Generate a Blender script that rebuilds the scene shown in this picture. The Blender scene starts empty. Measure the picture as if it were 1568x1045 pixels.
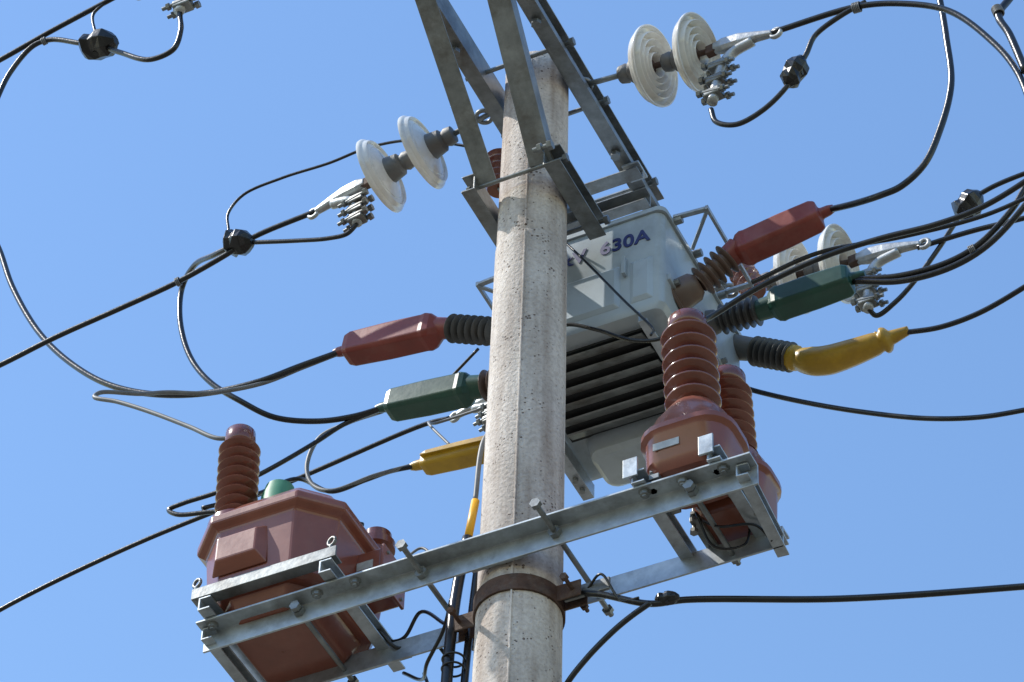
import bpy, bmesh, math, random
from mathutils import Vector, Matrix
random.seed(7)
scene=bpy.context.scene
Z0=10.33
def V(x,y=None,z=None):
    if y is None: x,y,z=x
    return Vector((x,y,z+Z0))
# ---------------------------------------------------------------- materials
def mat(name,col,rough=.5,metal=0.,var=.25,scale=6.,dirt=None,dirt_amt=.5,dirt_scale=3.,bump=.0,bscale=60.,spec=.5,coat=0):
    m=bpy.data.materials.new(name); m.use_nodes=True
    nt=m.node_tree; n=nt.nodes; l=nt.links
    b=n['Principled BSDF']
    tc=n.new('ShaderNodeTexCoord')
    no=n.new('ShaderNodeTexNoise'); no.inputs['Scale'].default_value=scale; no.inputs['Detail'].default_value=8; no.inputs['Roughness'].default_value=.65
    l.new(tc.outputs['Object'],no.inputs['Vector'])
    cr=n.new('ShaderNodeValToRGB'); cr.color_ramp.elements[0].position=.3; cr.color_ramp.elements[1].position=.7
    cr.color_ramp.elements[0].color=tuple(c*(1-var) for c in col)+(1,)
    cr.color_ramp.elements[1].color=tuple(min(1,c*(1+var)) for c in col)+(1,)
    l.new(no.outputs['Fac'],cr.inputs['Fac'])
    out=cr.outputs['Color']
    if dirt:
        n2=n.new('ShaderNodeTexNoise'); n2.inputs['Scale'].default_value=dirt_scale; n2.inputs['Detail'].default_value=10; n2.inputs['Roughness'].default_value=.7
        l.new(tc.outputs['Object'],n2.inputs['Vector'])
        r2=n.new('ShaderNodeValToRGB'); r2.color_ramp.elements[0].position=.48; r2.color_ramp.elements[1].position=.72
        r2.color_ramp.elements[0].color=(0,0,0,1); r2.color_ramp.elements[1].color=(dirt_amt,)*3+(1,)
        l.new(n2.outputs['Fac'],r2.inputs['Fac'])
        mx=n.new('ShaderNodeMixRGB'); mx.inputs[2].default_value=dirt+(1,)
        l.new(r2.outputs['Color'],mx.inputs[0]); l.new(out,mx.inputs[1]); out=mx.outputs[0]
    l.new(out,b.inputs['Base Color'])
    mr=n.new('ShaderNodeMapRange'); mr.inputs[3].default_value=max(.05,rough-.1); mr.inputs[4].default_value=min(1,rough+.12)
    l.new(no.outputs['Fac'],mr.inputs[0]); l.new(mr.outputs[0],b.inputs['Roughness'])
    b.inputs['Metallic'].default_value=metal
    b.inputs['Specular IOR Level'].default_value=spec
    if coat:
        b.inputs['Coat Weight'].default_value=coat; b.inputs['Coat Roughness'].default_value=.08
    if bump:
        n3=n.new('ShaderNodeTexNoise'); n3.inputs['Scale'].default_value=bscale; n3.inputs['Detail'].default_value=6
        l.new(tc.outputs['Object'],n3.inputs['Vector'])
        bp=n.new('ShaderNodeBump'); bp.inputs['Strength'].default_value=bump; bp.inputs['Distance'].default_value=.004
        l.new(n3.outputs['Fac'],bp.inputs['Height']); l.new(bp.outputs[0],b.inputs['Normal'])
    return m
GALV=mat('galvanised_steel',(.40,.44,.47),.36,.5,.25,14,(.14,.13,.115),.65,8,.12,60)
GALVD=mat('weathered_galvanised_steel',(.23,.245,.245),.38,.5,.35,12,(.085,.065,.045),.75,7,.15,60)
RUST=mat('rusty_steel',(.085,.045,.03),.8,.1,.45,25,(.2,.18,.16),.5,12,.5,120)
ALU=mat('cast_aluminium',(.42,.43,.43),.40,.55,.2,20,(.14,.13,.12),.6,14,.3,60)
BLACK=mat('black_rubber',(.009,.009,.010),.28,0,.35,18,(.035,.033,.03),.5,10,.2,80)
GREYC=mat('grey_cable_jacket',(.17,.175,.18),.5,0,.2,18,(.06,.06,.06),.5,10)
BROWN=mat('brown_epoxy_resin',(.215,.064,.038),.30,0,.2,5,(.29,.13,.09),.45,4,.08,40,.5,.25)
BRSH=mat('brown_bushing_glaze',(.155,.042,.025),.20,0,.2,6,(.22,.09,.06),.45,6,0,60,.5,.5)
RED=mat('red_silicone_cap',(.205,.034,.024),.36,0,.18,7,(.28,.11,.085),.55,5,.1,40)
GREEN=mat('green_silicone_cap',(.014,.070,.048),.34,0,.25,7,(.055,.12,.09),.5,5,.1,40)
GREENL=mat('pale_green_cap',(.06,.22,.13),.5,0,.2,7)
YELL=mat('yellow_silicone_cap',(.50,.30,.018),.38,0,.18,7,(.24,.12,.02),.6,6,.1,40)
TAN=mat('aged_silicone_shed',(.06,.06,.058),.42,0,.2,9,(.12,.10,.085),.6,7)
BRGR=mat('brown_grey_bushing',(.13,.085,.065),.42,0,.2,9,(.09,.08,.07),.6,7)
PORC=mat('white_porcelain',(.80,.78,.73),.10,0,.05,5,(.38,.30,.21),.65,7,0,60,.7)
CAP=mat('insulator_iron_cap',(.15,.15,.145),.55,.3,.3,20,(.12,.08,.05),.6,10,.5,70)
BOXM=mat('grey_painted_steel',(.39,.45,.49),.31,0,.10,4,(.19,.20,.20),.65,3,.06,20)
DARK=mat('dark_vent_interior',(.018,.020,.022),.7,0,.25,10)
NAVY=mat('navy_paint',(.02,.03,.15),.5,0,.1,30)
LABEL=mat('label_plate',(.42,.42,.40),.4,.1,.25,30)
YPVC=mat('yellow_plastic_sleeve',(.75,.38,.01),.4,0,.08,8)
GROUNDM=mat('dry_ground',(.15,.132,.105),.95,0,.3,.25,(.07,.09,.035),.8,.05)
def concrete():
    m=bpy.data.materials.new('spun_concrete'); m.use_nodes=True
    nt=m.node_tree; n=nt.nodes; l=nt.links; b=n['Principled BSDF']
    tc=n.new('ShaderNodeTexCoord')
    def noise(s,d=8,r=.6):
        o=n.new('ShaderNodeTexNoise'); o.inputs['Scale'].default_value=s; o.inputs['Detail'].default_value=d; o.inputs['Roughness'].default_value=r
        l.new(tc.outputs['Object'],o.inputs['Vector']); return o
    def ramp(src,a,bb,ca,cb):
        r=n.new('ShaderNodeValToRGB'); r.color_ramp.elements[0].position=a; r.color_ramp.elements[1].position=bb
        r.color_ramp.elements[0].color=ca; r.color_ramp.elements[1].color=cb; l.new(src,r.inputs['Fac']); return r
    n1=noise(4); c1=ramp(n1.outputs['Fac'],.3,.7,(.53,.475,.43,1),(.73,.67,.615,1))
    mp=n.new('ShaderNodeMapping'); mp.inputs['Scale'].default_value=(9,9,.6); l.new(tc.outputs['Object'],mp.inputs['Vector'])
    st=n.new('ShaderNodeTexNoise'); st.inputs['Scale'].default_value=2; st.inputs['Detail'].default_value=8; l.new(mp.outputs[0],st.inputs['Vector'])
    s1=ramp(st.outputs['Fac'],.42,.72,(1,1,1,1),(.58,.52,.48,1))
    mu=n.new('ShaderNodeMixRGB'); mu.blend_type='MULTIPLY'; mu.inputs[0].default_value=1; l.new(c1.outputs[0],mu.inputs[1]); l.new(s1.outputs[0],mu.inputs[2])
    vo=n.new('ShaderNodeTexVoronoi'); vo.inputs['Scale'].default_value=60; l.new(tc.outputs['Object'],vo.inputs['Vector'])
    gate=noise(14,4)
    pit=n.new('ShaderNodeMath'); pit.operation='SUBTRACT'; l.new(vo.outputs['Distance'],pit.inputs[0])
    gr=n.new('ShaderNodeMapRange'); gr.inputs[1].default_value=.45; gr.inputs[2].default_value=.70; gr.inputs[3].default_value=0; gr.inputs[4].default_value=.28
    l.new(gate.outputs['Fac'],gr.inputs[0]); l.new(gr.outputs[0],pit.inputs[1])
    pr=ramp(pit.outputs[0],0.,.07,(.33,.28,.25,1),(1,1,1,1))
    mu2=n.new('ShaderNodeMixRGB'); mu2.blend_type='MULTIPLY'; mu2.inputs[0].default_value=1; l.new(mu.outputs[0],mu2.inputs[1]); l.new(pr.outputs[0],mu2.inputs[2])
    n4=noise(75,5); g4=ramp(n4.outputs['Fac'],.32,.58,(.70,.67,.65,1),(1,1,1,1))
    mu3=n.new('ShaderNodeMixRGB'); mu3.blend_type='MULTIPLY'; mu3.inputs[0].default_value=.8; l.new(mu2.outputs[0],mu3.inputs[1]); l.new(g4.outputs[0],mu3.inputs[2])
    l.new(mu3.outputs[0],b.inputs['Base Color']); b.inputs['Roughness'].default_value=.9
    ad=n.new('ShaderNodeMath'); ad.operation='ADD'; l.new(pr.outputs[0],ad.inputs[0]); l.new(n4.outputs['Fac'],ad.inputs[1])
    bp=n.new('ShaderNodeBump'); bp.inputs['Strength'].default_value=.9; bp.inputs['Distance'].default_value=.006
    l.new(ad.outputs[0],bp.inputs['Height']); l.new(bp.outputs[0],b.inputs['Normal'])
    return m
CONC=concrete()
# ---------------------------------------------------------------- mesh helpers
def empty(name,loc=(0,0,0)):
    e=bpy.data.objects.new(name,None); e.empty_display_size=.1; e.location=V(loc)
    bpy.context.collection.objects.link(e); return e
def mk(name,verts,faces,m,parent=None,smooth=False,bevel=0,seg=2):
    me=bpy.data.meshes.new(name); me.from_pydata([tuple(v) for v in verts],[],faces)
    bm=bmesh.new(); bm.from_mesh(me); bmesh.ops.recalc_face_normals(bm,faces=bm.faces); bm.to_mesh(me); bm.free()
    me.materials.append(m)
    if smooth:
        for p in me.polygons: p.use_smooth=True
    o=bpy.data.objects.new(name,me); bpy.context.collection.objects.link(o)
    if parent:
        o.parent=parent; o.matrix_parent_inverse=Matrix.Translation(-parent.location)
    if bevel:
        bv=o.modifiers.new('b','BEVEL'); bv.width=bevel; bv.segments=seg; bv.limit_method='ANGLE'; bv.angle_limit=math.radians(35)
    return o
def frame(d,up=Vector((0,0,1))):
    d=d.normalized(); up=Vector(up)
    if abs(d.dot(up.normalized()))>.98: up=Vector((0,1,0)) if abs(d.y)<.9 else Vector((1,0,0))
    s=d.cross(up).normalized(); return d,s,s.cross(d)
def prism(name,p0,p1,prof,m,parent,up=(0,0,1),bevel=.0015):
    p0=V(p0); p1=V(p1); d,s,u=frame(p1-p0,Vector(up)); n=len(prof); vs=[]
    for p in (p0,p1):
        for a,b in prof: vs.append(p+s*a+u*b)
    fs=[[i,(i+1)%n,n+(i+1)%n,n+i] for i in range(n)]+[list(range(n)),list(range(n,2*n))]
    return mk(name,vs,fs,m,parent,bevel=bevel)
def Lp(w,h,t=.007): return [(0,0),(w,0),(w,t),(t,t),(t,h),(0,h)]
def Lpi(w,h,t=.007): return [(0,0),(-w,0),(-w,t),(-t,t),(-t,h),(0,h)]
def Cp(w,h,t=.006): return [(0,0),(w,0),(w,t),(t,t),(t,h-t),(w,h-t),(w,h),(0,h)]
def Cpi(w,h,t=.006): return [(-a,b) for a,b in Cp(w,h,t)]
def Rp(w,h): return [(-w/2,-h/2),(w/2,-h/2),(w/2,h/2),(-w/2,h/2)]
def box(name,c,s,m,parent,bevel=.003,rot=0):
    vs=[];c=V(c)
    R=Matrix.Rotation(rot,3,'Z')
    for x in(-1,1):
        for y in(-1,1):
            for z in(-1,1): vs.append(c+R@Vector((x*s[0]/2,y*s[1]/2,z*s[2]/2)))
    fs=[[0,1,3,2],[4,6,7,5],[0,4,5,1],[2,3,7,6],[0,2,6,4],[1,5,7,3]]
    return mk(name,vs,fs,m,parent,bevel=bevel)
def loft(name,secs,m,parent,smooth=False,bevel=0):
    n=len(secs[0]); vs=[v for s in secs for v in s]; fs=[]
    for k in range(len(secs)-1):
        for i in range(n): fs.append([k*n+i,k*n+(i+1)%n,(k+1)*n+(i+1)%n,(k+1)*n+i])
    fs+= [list(range(n)),list(range((len(secs)-1)*n,len(secs)*n))]
    return mk(name,vs,fs,m,parent,smooth=smooth,bevel=bevel)
def shade_auto(o,ang=35):
    me=o.data
    bm=bmesh.new(); bm.from_mesh(me)
    for e in bm.edges:
        if len(e.link_faces)==2 and e.calc_face_angle(0)>math.radians(ang): e.smooth=False
    for f in bm.faces: f.smooth=True
    bm.to_mesh(me); bm.free()
def lathe(name,p0,p1,prof,m,parent,n=28,ang=40):
    p0=V(p0); p1=V(p1); d,s,u=frame(p1-p0); vs=[]
    secs=[[p0+d*t+(s*math.cos(2*math.pi*i/n)+u*math.sin(2*math.pi*i/n))*max(r,.0004) for i in range(n)] for t,r in prof]
    o=loft(name,secs,m,parent); shade_auto(o,ang); return o
def cr(pts,sub=8):
    P=[Vector(p) for p in pts]
    if len(P)<3: return P
    P=[P[0]*2-P[1]]+P+[P[-1]*2-P[-2]]; out=[]
    for i in range(1,len(P)-2):
        a,b,c,d=P[i-1],P[i],P[i+1],P[i+2]
        t0=0; t1=t0+max((b-a).length,1e-4)**.5; t2=t1+max((c-b).length,1e-4)**.5; t3=t2+max((d-c).length,1e-4)**.5
        for k in range(sub):
            t=t1+(t2-t1)*k/sub
            A1=a*((t1-t)/(t1-t0))+b*((t-t0)/(t1-t0)); A2=b*((t2-t)/(t2-t1))+c*((t-t1)/(t2-t1)); A3=c*((t3-t)/(t3-t2))+d*((t-t2)/(t3-t2))
            B1=A1*((t2-t)/(t2-t0))+A2*((t-t0)/(t2-t0)); B2=A2*((t3-t)/(t3-t1))+A3*((t-t1)/(t3-t1))
            out.append(B1*((t2-t)/(t2-t1))+B2*((t-t1)/(t2-t1)))
    out.append(P[-2]); return out
def tube(name,pts,r,m,parent=None,n=10,sub=8,rf=None):
    P=[p+Vector((0,0,Z0)) for p in cr(pts,sub)]; secs=[]
    d0=(P[1]-P[0]).normalized(); d,s,u=frame(d0)
    for i,p in enumerate(P):
        t=(P[min(i+1,len(P)-1)]-P[max(i-1,0)]).normalized()
        s=(s-t*s.dot(t)).normalized(); u=s.cross(t)
        rr=r if rf is None else r*rf(i/(len(P)-1))
        secs.append([p+(s*math.cos(2*math.pi*k/n)+u*math.sin(2*math.pi*k/n))*rr for k in range(n)])
    o=loft(name,secs,m,parent,smooth=True); return o
def bolt(name,p0,p1,r,parent,m=GALVD,head=True,nut=True):
    p0v=Vector(p0); p1v=Vector(p1); L=(p1v-p0v).length
    lathe(name+'_rod',p0,p1,[(0,r),(L,r)],m,parent,n=10)
    d=(p1v-p0v).normalized()
    if head: lathe(name+'_head',p0v+d*L*.0,p0v+d*1,[(-.006,r*2),(r*1.3,r*2)],m,parent,n=6)
    if nut: lathe(name+'_nut',p1v-d*(.02+r*1.5),p1v,[(0,r*2),(r*1.6,r*2)],m,parent,n=6)
def shedprof(L,n,rc,R,slope=.35):
    pr=[(0,rc)]; st=L/n
    for i in range(n):
        a=i*st
        pr+=[(a+st*.18,rc),(a+st*.45,R*.97),(a+st*.55,R),(a+st*.64,R*.96),(a+st*.82,rc*1.02)]
    pr.append((L,rc)); return pr
def cap(name,p0,p1,w,h,m,parent,up=(0,0,1),flange=False):
    a=V(p0); b=V(p1); L=(b-a).length; d,s,u=frame(b-a,up); secs=[]
    def sec(t,fw,fh,k=.28,du=0):
        W=w/2*fw; H=h/2*fh; c=min(W,H)*k
        pts=[(W-c,-H),(W,-H+c),(W,H-c),(W-c,H),(-W+c,H),(-W,H-c),(-W,-H+c),(-W+c,-H)]
        p=a+d*t*L+u*du; return [p+s*x+u*y for x,y in pts]
    secs=[sec(0,.55,.55,.6),sec(.035,.66,.66,.5),sec(.10,.97,.93,.3),sec(.15,1.04,1.02),sec(.19,1.0,.98),sec(.55,.98,.96,.22),sec(.90,.93,.90,.22),sec(.955,.84,.80,.3),sec(.965,.46,.42,.6),sec(1.0,.38,.34,.6)]
    o=loft(name,secs,m,parent,bevel=.005)
    dd=(Vector(p1)-Vector(p0)).normalized()
    if flange: prism(name+'_parting_flange',Vector(p0)+dd*L*.07,Vector(p0)+dd*L*.93,Rp(w*1.25,.008),m,parent)
    lathe(name+'_collar',Vector(p1)-dd*.01,Vector(p1)+dd,[(0,.022),(.03,.02),(.05,.014)],m,parent,n=14)
    return o
def torus(name,c,axis,R,r,m,parent,n=20):
    c=Vector(c); d,s,u=frame(Vector(axis))
    pts=[c+(s*math.cos(2*math.pi*i/n)+u*math.sin(2*math.pi*i/n))*R for i in range(n+1)]
    return tube(name,pts,r,m,parent,n=8,sub=2)
# ---------------------------------------------------------------- ground and pole
g=mk('ground',[(-3000,-3000,0),(3000,-3000,0),(3000,3000,0),(-3000,3000,0)],[[0,1,2,3]],GROUNDM)
E=empty('concrete_pole')
def pr_(z): return .1315-.0066*z
n=64; secs=[]
zs=[-Z0,-6,-4,-3,-2.2,-1.8,-1.4,-1,-.6,-.2,.2,.443,.450,.457,.468,.8,1.1,1.4,1.44,1.46]
for z in zs:
    ring=[]
    for i in range(n):
        a=2*math.pi*i/n; r=pr_(z)
        if z in(.450,.457): r+=-.006
        if z>=.468: r-=.003
        if z==1.46: r-=.012
        ring.append(V(r*math.cos(a),r*math.sin(a),z))
    secs.append(ring)
o=loft('shaft',secs,CONC,E); shade_auto(o,40)
for a in (math.radians(-74),math.radians(106)):
  for za,zb in ((-Z0+.01,.44),(.47,1.4)):
    vs=[]
    for z in (za,zb):
        for k,(da,dr) in enumerate(((-.040,-.002),(-.016,.006),(.012,.006),(.035,-.002))):
            r=pr_(z)+dr-(.003 if z>.46 else 0); vs.append(V(r*math.cos(a+da),r*math.sin(a+da),z))
    mk('casting_seam',vs,[[0,1,5,4],[1,2,6,5],[2,3,7,6],[0,4,7,3],[0,3,2,1],[4,5,6,7]],CONC,E)
E=empty('steel_hoop_clamp',(0,0,-1.24))
rr=pr_(-1.24)
secs=[]
for z,dr in ((-1.28,.002),(-1.28,.009),(-1.215,.009),(-1.215,.002)):
    secs.append([V((rr+dr)*math.cos(2*math.pi*i/48),(rr+dr)*math.sin(2*math.pi*i/48),z) for i in range(48)])
o=loft('band',secs+[secs[0]],RUST,E); shade_auto(o)
for sx in(-1,1):
    for dy in(-.025,.025):
        box('lug',(sx*(rr+.045),dy,-1.244),(.09,.007,.065),RUST,E)
    bolt('lug_bolt',(sx*(rr+.06),-.09,-1.244),(sx*(rr+.06),.09,-1.244),.007,E,RUST)
box('strap_plate',(.24,-.0,-1.24),(.16,.012,.05),GALVD,E)
# ---------------------------------------------------------------- top crossarm
E=empty('steel_crossarm',(0,0,1.36))
prism('beam_right',(.135,-2.4,1.30),(.135,.74,1.30),Cp(.06,.12),GALVD,E)
prism('beam_left',(-.135,-2.4,1.30),(-.135,.74,1.30),Cpi(.06,.12),GALVD,E)
prism('beam_right_lip',(.20,-2.4,1.292),(.20,.72,1.292),Lpi(.055,.03),GALVD,E)
for y in (-.155,.155,-.6,.6):
    bolt('tie_bolt',(.22,y,1.36),(-.22,y,1.36),.009,E)
for y in (-1.9,-1.45,-.9,-.35,.35,.68):
    bolt('beam_bolt',(.165,y,1.27),(.165,y,1.34),.010,E,GALVD)
    bolt('beam_bolt',(-.165,y,1.27),(-.165,y,1.34),.010,E,GALVD)
prism('cross_piece',(-.26,.46,1.23),(.23,.46,1.23),Lp(.06,.06),GALVD,E)
box('end_plate',(.2,.45,1.27),(.07,.09,.012),GALV,E)
prism('cross_piece_rear',(-.2,.60,1.22),(.2,.60,1.22),Cp(.05,.07),GALVD,E)
prism('brace_right',(.155,-.17,.70),(.225,-1.08,1.56),Lp(.085,.075,.008),GALVD,E)
prism('brace_left',(-.14,-.17,.70),(-.135,-1.18,1.50),Lpi(.075,.065,.008),GALVD,E)
prism('support_right',(.135,-.20,.66),(.135,.20,.66),Cp(.065,.085),GALVD,E)
prism('support_left',(-.135,-.20,.66),(-.135,.20,.66),Cpi(.055,.085),GALVD,E)
bolt('clamp_bolt',(.21,-.165,.70),(-.20,-.165,.70),.008,E)
bolt('clamp_bolt',(.22,.165,.70),(-.20,.165,.70),.009,E)
bolt('brace_bolt',(.19,-.25,.69),(.12,-.25,.69),.010,E,GALVD)
# ---------------------------------------------------------------- load break switch
E=empty('load_break_switch',(.08,.6,.5))
def rrect(x0,x1,y0,y1,z,c=.04,k=5):
    pts=[]
    for cx,cy,a0 in ((x1-c,y0+c,-90),(x1-c,y1-c,0),(x0+c,y1-c,90),(x0+c,y0+c,180)):
        for i in range(k):
            a=math.radians(a0+90*i/(k-1)); pts.append(V(cx+c*math.cos(a),cy+c*math.sin(a),z))
    return pts
secs=[rrect(-.20,.35,.30,.94,.252,.03),rrect(-.235,.385,.262,.975,.265,.03),rrect(-.25,.40,.25,.99,.29,.035),rrect(-.25,.40,.25,.99,.755,.035)]
o=loft('tank',secs,BOXM,E); shade_auto(o,30)
secs=[rrect(-.258,.410,.241,1.0,.757,.035),rrect(-.258,.410,.241,1.0,.778,.035),rrect(-.22,.37,.28,.96,.80,.05)]
o=loft('lid',secs,BOXM,E); shade_auto(o,30)
for x0,x1,z0,z1 in ((-.19,.235,.31,.53),(.27,.365,.31,.53)):
    secs=[[V(x,.2505-dy,z) for x,z in ((x0+i,z0+i),(x1-i,z0+i),(x1-i,z1-i),(x0+i,z1-i))] for dy,i in ((0,0),(.012,.02))]
    loft('pressed_panel',secs,BOXM,E,bevel=.004)
prism('handle',(.255,.235,.46),(.255,.235,.55),Rp(.014,.02),BOXM,E)
cu=bpy.data.curves.new('lettering','FONT'); cu.body='kV  630A'; cu.size=.088; cu.extrude=.0012; cu.offset=.0022; cu.space_character=1.05
cu.materials.append(NAVY)
t=bpy.data.objects.new('lettering',cu); bpy.context.collection.objects.link(t); t.parent=E; t.matrix_parent_inverse=Matrix.Translation(-E.location)
t.location=V(.0,.2475,.618); t.rotation_euler=(math.radians(90),0,0)
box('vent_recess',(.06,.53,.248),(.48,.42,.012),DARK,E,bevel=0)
for i in range(6):
    y=.34+i*.072
    prism('slat',(-.17,y,.222),(.29,y,.222),[(-.022,.012),(.022,-.008),(.027,-.003),(-.017,.020)],GALVD,E,bevel=0)
prism('hanger_rail_right',(.31,.235,.19),(.31,.80,.19),Lp(.035,.055),GALV,E)
prism('hanger_rail_left',(-.20,.25,.18),(-.20,.98,.18),Cpi(.045,.065),GALV,E)
for y in (.86,.92):
    lathe('rail_slot_bolt',(-.222,y,.165),(-.222,y,.2),[(0,.012),(.02,.012)],GALVD,E,n=6)
secs=[rrect(-.10,.24,.76,.93,.15,.05),rrect(-.12,.27,.74,.95,.165,.05),rrect(-.14,.30,.735,.97,.25,.05)]
o=loft('mechanism_housing',secs,BOXM,E); shade_auto(o,30)
prism('side_flange',(.405,.29,.44),(.405,.96,.44),Rp(.012,.03),BOXM,E)
for y in (.33,.5,.58,.76,.84): lathe('flange_bolt',(.40,y,.44),(.43,y,.44),[(0,.012),(.03,.012)],GALVD,E,n=6)
for sx,xb in ((1,.41),(-1,-.26)):
    xo=xb+sx*.13
    prism('guard_bar',(xb,.33,.79),(xo,.34,.79),Rp(.02,.012),GALV,E)
    prism('guard_bar',(xo,.33,.79),(xo,.76,.79),Rp(.012,.02),GALV,E)
    prism('guard_bar',(xb,.75,.79),(xo,.75,.79),Rp(.02,.012),GALV,E)
    prism('guard_bar',(xb,.50,.79),(xo,.34,.785),Rp(.014,.01),GALV,E)
    for y in(.34,.52,.75):
        lathe('guard_mount',(xb-sx*.03,y,.78),(xb+sx*.05,y,.78),[(0,.016),(.06,.016)],GALVD,E,n=8)
def bushing(tag,root,neck,shed_end,cap0,cap1,mc,ms,w,h,rc=.032,R=.058,n=6,rootr=.045,fl=False):
    root=Vector(root);neck=Vector(neck);se=Vector(shed_end);c0=Vector(cap0);c1=Vector(cap1)
    L=(neck-root).length
    lathe(tag+'_bushing_root',root,neck,[(0,rootr*1.5),(.012,rootr*1.5),(.014,rootr*1.15),(L*.8,rootr),(L,rc)],CAP if ms is TAN else BRGR,E)
    L=(se-neck).length
    lathe(tag+'_bushing_sheds',neck,se,shedprof(L,n,rc,R),ms,E,ang=60)
    lathe(tag+'_cap_throat',se,c0,[(-.01,rc*1.25),((c0-se).length+.03,rc*1.35)],mc,E)
    cap(tag+'_phase_cover',c0,c1,w,h,mc,E,flange=fl)
bushing('red_right',(.38,.4,.44),(.48,.4,.475),(.60,.4,.565),(.61,.4,.573),(.965,.4,.635),RED,BRGR,.105,.11,.036,.062,5,.055)
bushing('green_right',(.38,.68,.57),(.44,.68,.57),(.60,.68,.555),(.625,.68,.555),(.97,.68,.565),GREEN,TAN,.105,.11,.032,.058,6)
bushing('red_left',(-.22,.4,.54),(-.33,.4,.57),(-.53,.4,.675),(-.555,.4,.685),(-.985,.4,.745),RED,TAN,.11,.12,.032,.056,7)
bushing('green_left',(-.23,.68,.58),(-.40,.68,.60),(-.53,.68,.625),(-.55,.68,.63),(-.945,.68,.685),GREEN,BRGR,.11,.115,.036,.062,4,.055)
bushing('yellow_left',(-.22,.95,.55),(-.36,.95,.555),(-.50,.95,.57),(-.54,.95,.57),(-.93,.95,.61),YELL,TAN,.09,.085,.032,.055,5,fl=True)
lathe('yellow_right_bushing_root',(.36,.95,.72),(.48,.95,.65),[(0,.06),(.014,.06),(.016,.05),(.11,.045),(.15,.034)],CAP,E)
lathe('yellow_right_bushing_sheds',(.46,.95,.655),(.62,.95,.55),shedprof(.19,7,.03,.058),TAN,E,ang=60)
def yrf(t):
    K=((0,.75),(.05,.9),(.10,.9),(.14,.74),(.2,.86),(.3,1.0),(.45,1.0),(.6,.92),(.78,.78),(.82,.66),(.84,.90),(.87,.90),(.89,.5),(1,.3))
    for (a,b),(c,d) in zip(K,K[1:]):
        if a<=t<=c: return b+(d-b)*(t-a)/(c-a)
    return .3
tube('yellow_right_phase_cover',[(.60,.95,.565),(.64,.95,.535),(.69,.95,.502),(.75,.95,.482),(.83,.95,.480),(.91,.95,.485),(.98,.95,.492),(1.07,.95,.505)],.056,YELL,E,n=10,rf=yrf)
for i in range(10):
    t=i/9; box('boot_clip',(.73+.24*t,.95,.534+.002*t),(.010,.014,.022),YELL,E,.002)
prism('rear_hanger',(.26,1.03,.40),(.26,1.08,1.26),Lp(.05,.05),GALVD,E)
prism('rear_hanger',(-.12,1.03,.40),(-.12,1.08,1.20),Lp(.05,.05),GALVD,E)
prism('rear_tie',(-.2,1.10,1.18),(.30,1.10,1.18),Cp(.05,.07),GALVD,E)
# ---------------------------------------------------------------- lower platform (angles with the flange on top)
E=empty('transformer_platform',(-.1,0,-1.1))
prism('front_beam',(.90,-.165,-1.172),(-1.08,-.165,-1.172),[(0,0),(.008,0),(.008,.084),(-.062,.084),(-.062,.076),(0,.076)],GALV,E)
prism('rear_beam',(.855,.150,-1.150),(-1.04,.150,-1.150),[(0,0),(.008,0),(.008,.076),(.06,.076),(.06,.084),(0,.084)],GALV,E)
for x,w in ((-1.05,.045),(-.60,.045)):
    prism('cradle_channel',(x,-.27,-1.085),(x,.27,-1.085),Cp(w,.055,.007),GALV,E)
prism('cradle_front_angle',(-.54,-.272,-1.028),(-1.08,-.272,-1.028),Lp(.045,.045,.007),GALVD,E)
prism('cradle_rear_angle',(-.54,.24,-1.028),(-1.08,.24,-1.028),Lp(.045,.03,.007),GALVD,E)
for x in (.50,.76):
    prism('right_cradle_channel',(x,-.24,-1.085),(x,.200,-1.085),Cp(.045,.055,.007),GALV,E)
    prism('upstand',(x+.0,-.245,-1.06),(x+.0,-.245,-.98),Rp(.05,.008),GALV,E)
    prism('upstand_gusset',(x-.02,-.24,-1.028),(x-.02,-.24,-.985),[(0,0),(.0,.07),(.006,.07),(.006,0)],GALV,E)
for x,y0,y1 in ((-.27,-.32,.24),(.205,-.32,.26),(-.72,-.20,.24),(.68,-.20,.20)):
    bolt('long_tie_bolt',(x,y0,-1.125),(x,y1,-1.125),.0095,E,GALVD)
    lathe('lock_nut',(x,-.185,-1.125),(x,.1,-1.125),[(0,.022),(.02,.022)],GALVD,E,n=6)
for x in (-1.03,-.64,-.50,.53,.66,.80):
    lathe('flange_bolt',(x,-.200,-1.118),(x,-.200,-1.0),[(0,.008),(.005,.009),(.006,.016),(.02,.016),(.021,.022),(.024,.022)],GALVD,E,n=8)
prism('end_channel',(-1.07,-.20,-1.150),(-1.07,.22,-1.150),Cp(.04,.05,.006),GALV,E)
prism('end_channel',(.84,-.20,-1.150),(.815,.20,-1.150),Cp(.04,.05,.006),GALV,E)
prism('pole_pad',(-.1,-.150,-1.13),(.1,-.150,-1.13),Rp(.012,.07),GALV,E)
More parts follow.
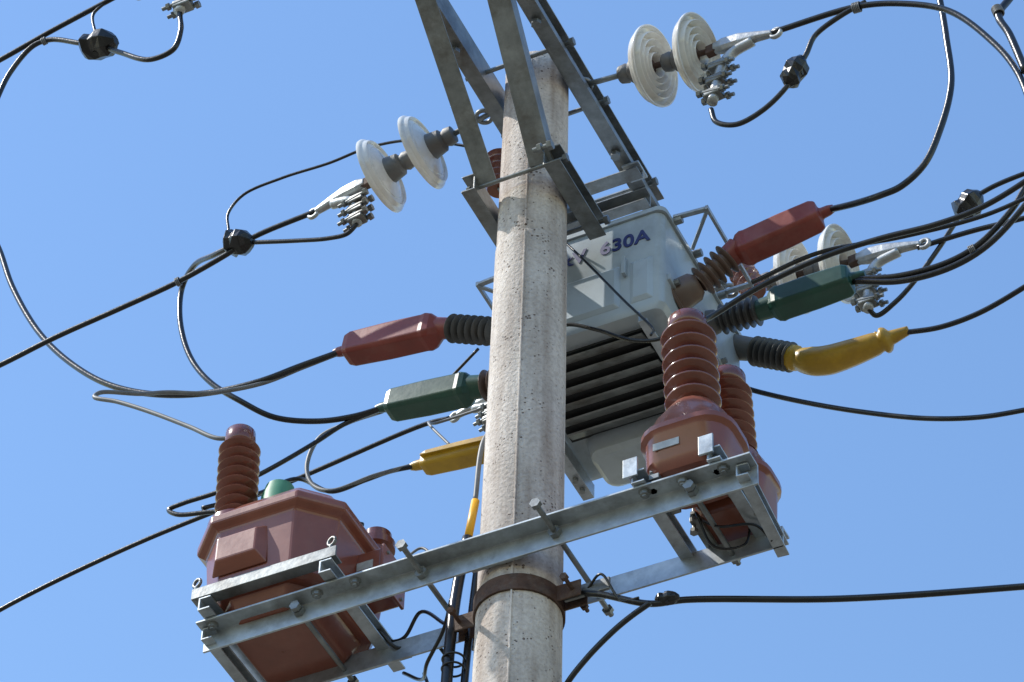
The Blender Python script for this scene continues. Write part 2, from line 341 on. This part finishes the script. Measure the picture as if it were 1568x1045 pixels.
# ---------------------------------------------------------------- left metering transformer
E=empty('metering_transformer',(-.86,0,-.85))
cx,cy=-.855,.01
def octs(z,hx,hy,c,dx=0,dy=0): 
    P=[(hx-c,-hy),(hx,-hy+c),(hx,hy-c),(hx-c,hy),(-hx+c,hy),(-hx,hy-c),(-hx,-hy+c),(-hx+c,-hy)]
    return [V(cx+a+dx,cy+b+dy,z) for a,b in P]
loft('resin_body',[octs(-1.025,.215,.25,.09),octs(-1.0,.23,.265,.095),octs(-.755,.255,.285,.11),octs(-.735,.285,.312,.12),octs(-.70,.285,.312,.12),octs(-.685,.26,.29,.11),octs(-.61,.205,.235,.09),octs(-.585,.19,.215,.08)],BROWN,E,bevel=.008)
loft('front_boss',[[V(cx-.055+a*.105,cy-.272,-.87+b*.085) for a,b in ((-1,-1),(1,-1),(1,1),(-1,1))],[V(cx-.055+a*.075,cy-.312,-.865+b*.05) for a,b in ((-1,-1),(1,-1),(1,1),(-1,1))]],BROWN,E,bevel=.006)
loft('underbody',[octs(-1.10,.15,.19,.07),octs(-1.02,.19,.23,.08)],BROWN,E,bevel=.008)
box('terminal_box',(-.575,.06,-.86),(.12,.15,.15),BROWN,E,.008)
box('terminal_lid',(-.509,.06,-.86),(.012,.165,.165),BROWN,E,.003)
box('rating_label',(-.575,-.0175,-.85),(.06,.003,.035),LABEL,E,0)
for dy in (-.055,.055):
    for dz in (-.06,.06): lathe('lid_screw',(-.503,.06+dy,-.86+dz),(-.4,.06+dy,-.86+dz),[(0,.007),(.006,.006)],GALVD,E,n=8)
def vbush(name,x,y,z0,z1,n,rc,R,m,dx=0):
    L=z1-z0
    lathe(name,(x,y,z0),(x+dx,y,z1),[(-.03,R*1.3),(0,R*1.25),(.015,rc)]+[(t+.015,r) for t,r in shedprof(L-.09,n,rc,R)]+[(L-.07,rc*1.1),(L-.066,rc*1.15),(L-.008,rc*1.1),(L,rc*.95),(L+.001,.001)],m,E,ang=60)
vbush('bushing_front',-1.02,-.15,-.62,-.16,8,.048,.074,BRSH,-.02)
lathe('bushing_green_cap',(-.88,-.11,-.61),(-.88,-.11,0),[(0,.065),(.10,.062),(.13,.055),(.15,.05),(.155,.02)],GREENL,E)
for x,y in ((-.75,.01),(-.66,.20)):
    lathe('short_bushing',(x,y,-.67),(x,y,0),[(0,.07),(.05,.07),(.06,.05),(.09,.05),(.10,.065),(.13,.065),(.14,.05),(.17,.05),(.175,.01)],BRSH,E)
for x,y in ((-1.07,-.26),(-.565,-.26)):
    torus('eye_bolt',(x,y,-.950),(.3,1,0),.016,.006,GALVD,E)
    lathe('eye_bolt_shank',(x,y,-1.03),(x,y,0),[(0,.008),(.062,.008)],GALVD,E,n=8)
# ---------------------------------------------------------------- right voltage transformers
for nm,x,y,zt,s in (('voltage_transformer',.665,-.11,-.275,1.),('voltage_transformer',.705,.12,-.345,.88)):
    E=empty(nm,(x,y,-.85))
    secs=[]
    def rr2(z,hx,hy,c): 
        pts=[]
        for sx,sy,a0 in ((1,-1,-90),(1,1,0),(-1,1,90),(-1,-1,180)):
            for i in range(6):
                a=math.radians(a0+18*i); pts.append(V(x+sx*(hx-c)+c*math.cos(a),y+sy*(hy-c)+c*math.sin(a),z))
        return pts
    for z,hx,hy,c in ((-1.04,.115,.095,.06),(-1.005,.14,.12,.07),(-.90,.148,.128,.09),(-.885,.163,.14,.10),(-.865,.163,.14,.10),(-.85,.148,.127,.10),(-.80,.128,.118,.10),(-.75,.10,.095,.09),(-.72,.082,.082,.081)):
        secs.append(rr2(z,hx*s,hy*s,c*s))
    o=loft('resin_body',secs,BROWN,E); shade_auto(o,38)
    L=zt+.74
    lathe('ribbed_bushing',(x,y,-.74),(x-.02,y,zt),[(0,.085),(.02,.075)]+[(.03+t,r) for t,r in shedprof(L-.10,6,.050*s,.094*s)]+[(L-.065,.058),(L-.06,.066),(L-.01,.066),(L,.056),(L+.004,.02)],BRSH,E,ang=60)
    for dx in (-.10,.10): prism('mount_rail',(x+dx,y-.10,-1.05),(x+dx,y+.08,-1.05),Rp(.035,.02),GALVD,E)
    box('rating_label',(x-.045,y-.127*s,-.955),(.09,.004,.03),LABEL,E,0)
    for dx in(-.11,.11):
        bolt('mount_bolt',(x+dx,y-.08,-1.09),(x+dx,y-.08,-.99),.007,E,GALVD)
# ---------------------------------------------------------------- disc insulator strings
def string(att,end,tail,d1,d2):
    E=empty('disc_insulator_string',att)
    a=Vector(att); e=Vector(end); d=(e-a).normalized(); tl=Vector(tail)
    tube('ball_link',[a-d*.03,a+d*(d1-.09)],.011,GALVD,E)
    torus('shackle',a+d*.02,(0,0,1),.03,.009,GALVD,E)
    S=1.07
    for q in (d1,d2):
        p=a+d*q
        lathe('iron_cap',p-d*.115,p,[(0,.02),(.004,.034),(.03,.038),(.045,.03),(.055,.045),(.10,.052),(.115,.055)],CAP,E)
        pr=[(-.012,.03),(-.01,.055),(.0,.085),(.012,.118*S),(.024,.142*S),(.032,.147*S),(.040,.147*S),(.041,.142*S)]
        for R1 in (.130,.104,.079,.056):
            pr+=[(.012,(R1+.004)*S),(.005,(R1-.001)*S),(.010,(R1-.007)*S),(.048,(R1-.010)*S),(.051,(R1-.013)*S),(.046,(R1-.016)*S)]
        pr+=[(.008,.032),(.008,.02),(.008,.001)]
        lathe('porcelain_disc',p,p+d,pr,PORC,E,n=48,ang=70)
        lathe('pin',p+d*.006,p+d,[(0,.03),(.02,.027),(.03,.012),(d2-d1-.11 if q==d1 else .07,.011)],RUST,E,n=14)
    p0=a+d*(d2+.085)
    s=Vector((0,0,1)).cross(d).normalized()
    box('clevis',p0+d*.01,(.05,.03,.045),RUST,E,.005,math.atan2(d.y,d.x))
    up=Vector((0,0,1)); L=(e-p0).length
    secs=[]
    for t,hh,ww in ((.06,.022,.018),(.2,.036,.022),(.45,.034,.022),(.7,.022,.018),(.95,.014,.014)):
        c=V(p0+d*L*t+up*(.012*math.sin(math.pi*t)))
        secs.append([c+s*x*ww+up*y*hh for x,y in ((-1,-.5),(-.5,-1),(.5,-1),(1,-.5),(1,.5),(.5,1),(-.5,1),(-1,.5))])
    loft('clamp_jaw',secs,ALU,E,bevel=.004)
    torus('clamp_eye',e,s,.02,.009,ALU,E)
    tube('clamp_throat',[e-d*L*.35-up*.01,p0+d*L*.35-up*.045,p0+d*.05+(tl-p0)*.35,tl],.02,ALU,E,n=10)
    for k in (.36,.62,.86):
        c=(p0+d*.05)*(1-k)+tl*k
        box('keeper',c,(.07,.05,.034),GALVD,E,.006,math.atan2(d.y,d.x))
        for so in(-1,1):
            bolt('u_bolt',c-s*so*.02-d*.05,c-s*so*.02+d*.075,.0075,E,GALVD)
    return p0
string((.15,.05,1.36),(.975,-.03,1.165),(.72,-.03,.90),.30,.49)
string((-.22,.04,1.37),(-1.01,.13,1.26),(-.81,.13,1.11),.27,.46)
string((.28,1.13,1.23),(1.12,1.07,1.07),(.88,1.07,.81),.28,.47)
string((-.16,1.13,1.20),(-.95,1.25,1.15),(-.77,1.22,1.01),.26,.45)
string((-.16,-1.05,1.38),(-1.1,-1.05,1.30),(-.925,-1.05,1.10),.30,.49)
E=empty('pin_insulator',(-.31,.32,1.36))
lathe('ribbed_core',(-.31,.32,1.27),(-.31,.32,1.5),shedprof(.19,5,.045,.06),BRSH,E,ang=60)
prism('bracket',(-.31,.32,1.26),(-.15,.32,1.30),Rp(.03,.01),GALVD,E)
E=empty('pin_insulator',(.45,1.0,1.1))
lathe('ribbed_core',(.46,1.0,1.02),(.40,1.0,1.17),shedprof(.16,4,.04,.055),BRSH,E,ang=60)
prism('bracket',(.45,1.0,1.01),(.28,1.05,.98),Rp(.03,.01),GALVD,E)
# ---------------------------------------------------------------- cables
def cable(pts,r,m=BLACK,name='overhead_cable'): return tube(name,pts,r,m,None,n=12,sub=10)
def Y(y,l): return [(a/100,y,b/100) for a,b in l]
def sh(l,d): return [(a+d[0],b+d[1],c+d[2]) for a,b,c in l]
LS=(-.041,.08,.093); RS=(.025,-.08,-.115)
cable([(-.985,.13,1.27)]+sh(Y(.05,[(-123,115),(-135,110),(-155,104),(-180,100),(-209,96),(-232,91),(-262,86)]),LS),.011)
cable([(-.81,.13,1.11)]+sh(Y(.05,[(-81,98),(-89,99),(-103,104),(-123,112)]),LS),.009)
cable(sh(Y(.05,[(-134,118),(-135,125),(-136,135),(-130,143),(-113,145),(-92,144),(-75,145),(-55,140),(-24,120)]),LS),.006)
cable([(-1.335,.13,1.24),(-1.49,.2,1.31),(-1.646,.3,1.418),(-1.76,.4,1.44),(-1.75,.4,1.25),(-1.68,.4,1.01),(-1.57,.4,.82),(-1.44,.42,.685),(-1.325,.5,.62),(-1.19,.6,.635),(-1.06,.65,.655),(-.96,.68,.685)],.0115)
cable(Y(.3,[(-278,230),(-272,214),(-263,194),(-253,168),(-235,133),(-216,107),(-196,87),(-174,73),(-150,64),(-127,61)])+[(-1.135,.35,.68),(-1.0,.4,.745)],.0125)
cable([(-1.06,-.15,-.175),(-1.125,-.16,-.163),(-1.251,-.16,-.056),(-1.425,-.16,.088),(-1.579,-.16,.204),(-1.685,-.16,.272),(-1.676,-.14,.31),(-1.60,0,.40),(-1.55,.1,.48),(-1.432,.2,.52),(-1.27,.3,.595),(-1.13,.36,.68),(-1.0,.4,.74)],.0085,GREYC)
cable(Y(1.15,[(-330,63),(-297,76),(-236,89),(-162,97),(-103,105),(-92,104)]),.010)
cable(Y(.5,[(-90,-10),(-120,8),(-154,21),(-171,26),(-175,30),(-169,31),(-155,31)])+[(-1.38,.5,.33),(-1.2,.6,.52),(-1.1,.65,.63),(-.95,.68,.685)],.0095)
cable([(-1.60,.5,.25),(-1.46,.65,.40),(-1.38,.8,.58),(-1.22,.8,.45),(-1.11,.85,.51),(-1.03,.9,.57),(-.95,.95,.61)],.009)
cable([(-.97,.7,.69),(-1.19,.8,.80),(-1.30,.8,.77),(-1.345,.8,.64),(-1.31,.8,.52),(-1.22,.8,.455),(-1.08,.86,.53),(-.97,.94,.61)],.009,GREYC)
cable([(-.75,1.1,.98),(-.95,1.1,.98),(-.93,1.0,.88),(-.80,.95,.66)],.006,GREYC)
cable([(-1.0,.95,.90),(-.85,.9,.93),(-.62,.8,.98)],.006)
cable(Y(-1.05,[(-92,112),(-91,106),(-90,99),(-92,89),(-101,88),(-115,99),(-125,108),(-134,114),(-148,123),(-155,123),(-163,112),(-167,97),(-172,70)]),.010)
cable(Y(-1.05,[(-105,138),(-123,134),(-148,128),(-169,122),(-200,115)]),.010)
cable(Y(-1.05,[(-126,133),(-130,129),(-128,118),(-125,110)]),.006)
cable(sh(Y(.05,[(93,129),(126,127),(143,120),(160,107),(175,81),(181,65),(184,50),(186,20)]),RS),.0115)
cable(sh(Y(.05,[(69,98),(71,90),(79,85),(89,88),(98,96),(102,103),(106,110),(110,119),(120,125),(130,128)]),RS),.010)
cable([(1.48,.3,1.7)]+Y(.3,[(150,146),(151,123),(151,97),(145,74),(138,59),(129,52),(122,51)])+[(1.10,.35,.57),(.99,.4,.64)],.0125)
cable([(1.09,1.07,1.06)]+Y(1.1,[(129,109),(149,107),(180,104)]),.0105)
cable([(.88,1.07,.82)]+Y(1.1,[(90,80),(98,84),(107,93),(117,106),(123,115),(130,125),(138,129),(151,131),(165,131)]),.010)
cable(Y(.68,[(96,56),(114,50),(132,49),(144,53),(158,66),(163,74),(172,90)]),.012)
cable(Y(.68,[(96,55),(115,47),(133,46),(147,51),(163,66),(176,84)]),.012)
cable([(.65,-.11,-.275),(.64,.05,-.12),(.816,.1,.011),(1.063,.1,.059),(1.272,.1,.059),(1.462,.1,.04),(1.623,.1,.049),(1.785,.1,.106),(1.95,.1,.2)],.0105)
cable([(.66,.45,.45),(.9,.5,.55),(1.2,.55,.55),(1.5,.6,.58),(1.75,.6,.62)],.0085)
cable(Y(.95,[(105,50),(119,47),(134,48),(152,54),(170,62)]),.0105)
cable(Y(.8,[(45,34),(52,28),(70,15),(92,1),(116,-12),(135,-19),(151,-22),(175,-25)]),.0095)
cable([(1.84,.0,.95),(1.80,-.03,.84),(1.83,-.03,.72),(1.87,-.03,.5)],.014)
cable([(.20,0,-1.24),(.29,0,-1.28),(.45,.02,-1.36),(.55,.08,-1.33),(1.0,.25,-1.35),(1.5,.415,-1.35),(2.4,.7,-1.33)],.011,BLACK,'service_wire')
cable([(.46,.0,-1.375),(.39,0,-1.41),(.33,.0,-1.45),(.24,.0,-1.53),(.16,.02,-1.60),(.08,.12,-1.62)],.010,BLACK,'service_wire')
cable([(-.02,.15,.80),(.0,.2,.76),(.11,.2,.57),(.28,.2,.27),(.38,.2,.10),(.42,.1,-.05)],.005,BLACK,'control_cable')
cable([(-.05,.22,.26),(.03,.22,.28),(.16,.22,.20),(.28,.22,.10),(.37,.22,.057),(.47,.2,.03),(.55,.1,-.05)],.007,BLACK,'control_cable')
cable([(-.14,.05,-.30),(-.16,0,-.43),(-.18,0,-.70)],.009,GREYC,'earth_conduit')
cable([(-.178,0,-.69),(-.20,0,-.86)],.014,YPVC,'yellow_sleeve')
cable([(-.20,0,-.85),(-.23,0,-1.06),(-.235,-.02,-1.3),(-.245,-.02,-1.8),(-.27,0,-4)],.019,BLACK,'riser_cable')
cable([(-.17,.03,-.9),(-.19,.04,-1.1),(-.195,.02,-1.4),(-.20,0,-1.9),(-.23,0,-4)],.013,BLACK,'riser_cable')
for z in(-1.38,-1.42,-1.66):
    torus('cable_tie',(-.225,-.01,z),(0,0,1),.036,.004,BLACK,None)
mess=[[(-.56,.2,-.66),(-.50,.22,-.60),(-.44,.2,-.68),(-.40,.15,-.85)],
 [(-.62,.2,-1.0),(-.5,.15,-1.06),(-.42,.1,-1.02),(-.30,.05,-1.15),(-.22,0,-1.25)],
 [(-.55,.25,-1.12),(-.45,.2,-1.22),(-.38,.1,-1.25),(-.30,.05,-1.18),(-.25,0,-1.1)],
 [(-.58,.1,-1.03),(-.52,.15,-1.10),(-.44,.2,-1.04),(-.38,.25,-1.12)],
 [(-.50,.3,-1.1),(-.43,.25,-1.27),(-.35,.15,-1.33),(-.27,.05,-1.22)]]
for i,p in enumerate(mess): cable(p,.0065 if i else .005,BLACK if i else GREYC,'secondary_wire')
for p in ([(.62,0,-1.05),(.66,.05,-1.17),(.74,.1,-1.15),(.76,.12,-1.03)],[(.60,.05,-1.02),(.70,.0,-1.14),(.79,.08,-1.10),(.83,.12,-1.15)],[(.24,0,-1.24),(.30,-.03,-1.22),(.36,.0,-1.33),(.42,0,-1.34)]): cable(p,.0045,BLACK,'binding_wire')
# ---------------------------------------------------------------- connectors
def connector(c,d,L=.11,r=.035):
    E=empty('piercing_connector',c); c=Vector(c); d=Vector(d).normalized()
    _,s,u=frame(d)
    secs=[]
    for t,f in ((-.5,.4),(-.40,.8),(-.30,1.12),(-.12,1.0),(.05,1.15),(.25,1.05),(.36,.75),(.5,.38)):
        p=c+d*t*L; q=[]
        for i in range(8):
            a=2*math.pi*i/8+.39; k=r*f*(1+random.uniform(-.17,.17))
            q.append(V(p+s*math.cos(a)*k*1.15+u*math.sin(a)*k))
        secs.append(q)
    loft('taped_body',secs,BLACK,E,bevel=.003)
    lathe('shear_bolt',c-u*r*1.0,c+u*r*1.5,[(0,.012),(r*2.2,.012),(r*2.3,.008)],BLACK,E,n=6)
connector((-1.335,.13,1.243),(1,0,-.3),.13,.045)
connector((-1.25,-1.05,1.085),(1,0,-.2),.15,.048)
connector((1.04,-.03,.915),(.4,0,.75),.14,.036)
connector((1.30,1.1,1.24),(.6,0,.5),.13,.045)
connector((.5,.04,-1.34),(1,.2,0),.08,.02)
def wrap(c,d,r=.015,k=3):
    E=empty('binding_wrap',c); d=Vector(d).normalized()
    for i in range(k): torus('turn_%d'%(i+1),Vector(c)+d*.006*(i-k/2),d,r,.0028,GREYC,E,n=12)
wrap((-1.59,.13,1.133),(1,0,.2),.016); wrap((-1.50,-1.05,1.235),(1,0,.2),.013)
wrap((1.29,-.03,1.15),(1,0,-.1),.018,5); wrap((1.42,.68,.51),(1,0,.2),.020,4)
wrap((1.80,-.03,.86),(.2,0,-1),.018,6)
# ---------------------------------------------------------------- camera
cd=bpy.data.cameras.new('camera'); cam=bpy.data.objects.new('camera',cd); bpy.context.collection.objects.link(cam)
r2=Vector((.9014,.4322,.0267)); F=Vector((-.3175,.6178,.7193)).normalized(); r2=(r2-F*r2.dot(F)).normalized(); u2=r2.cross(F)
M=Matrix((r2,u2,-F)).transposed().to_4x4(); M.translation=V(3.7596,-7.4401,-8.6321); cam.matrix_world=M
cd.sensor_width=36; cd.lens=5300/1568*36; cd.clip_start=.1; cd.clip_end=10000
scene.camera=cam
# ---------------------------------------------------------------- light
sd=Vector((-.88,-.47,0)).normalized(); el=math.radians(50)
sdir=Vector((sd.x*math.cos(el),sd.y*math.cos(el),math.sin(el)))
sl=bpy.data.lights.new('sun','SUN'); sl.energy=5; sl.angle=math.radians(.5); sl.color=(1,.955,.88)
so=bpy.data.objects.new('sun',sl); bpy.context.collection.objects.link(so); so.rotation_euler=sdir.to_track_quat('Z','Y').to_euler(); so.location=V(-5,-5,8)
w=bpy.data.worlds.new('World'); scene.world=w; w.use_nodes=True; nt=w.node_tree
st=nt.nodes.new('ShaderNodeTexSky'); st.sky_type='NISHITA'; st.sun_disc=False; st.sun_elevation=el; st.sun_rotation=math.atan2(sd.x,sd.y)
st.air_density=1.65; st.dust_density=.3; st.ozone_density=2.5
hs=nt.nodes.new('ShaderNodeHueSaturation'); hs.inputs['Hue'].default_value=.506; hs.inputs['Saturation'].default_value=1.15; hs.inputs['Value'].default_value=1.42
bg=nt.nodes['Background']; nt.links.new(st.outputs[0],hs.inputs['Color']); nt.links.new(hs.outputs[0],bg.inputs[0]); bg.inputs[1].default_value=.15
scene.view_settings.view_transform='Standard'; scene.view_settings.look='None'; scene.view_settings.exposure=0
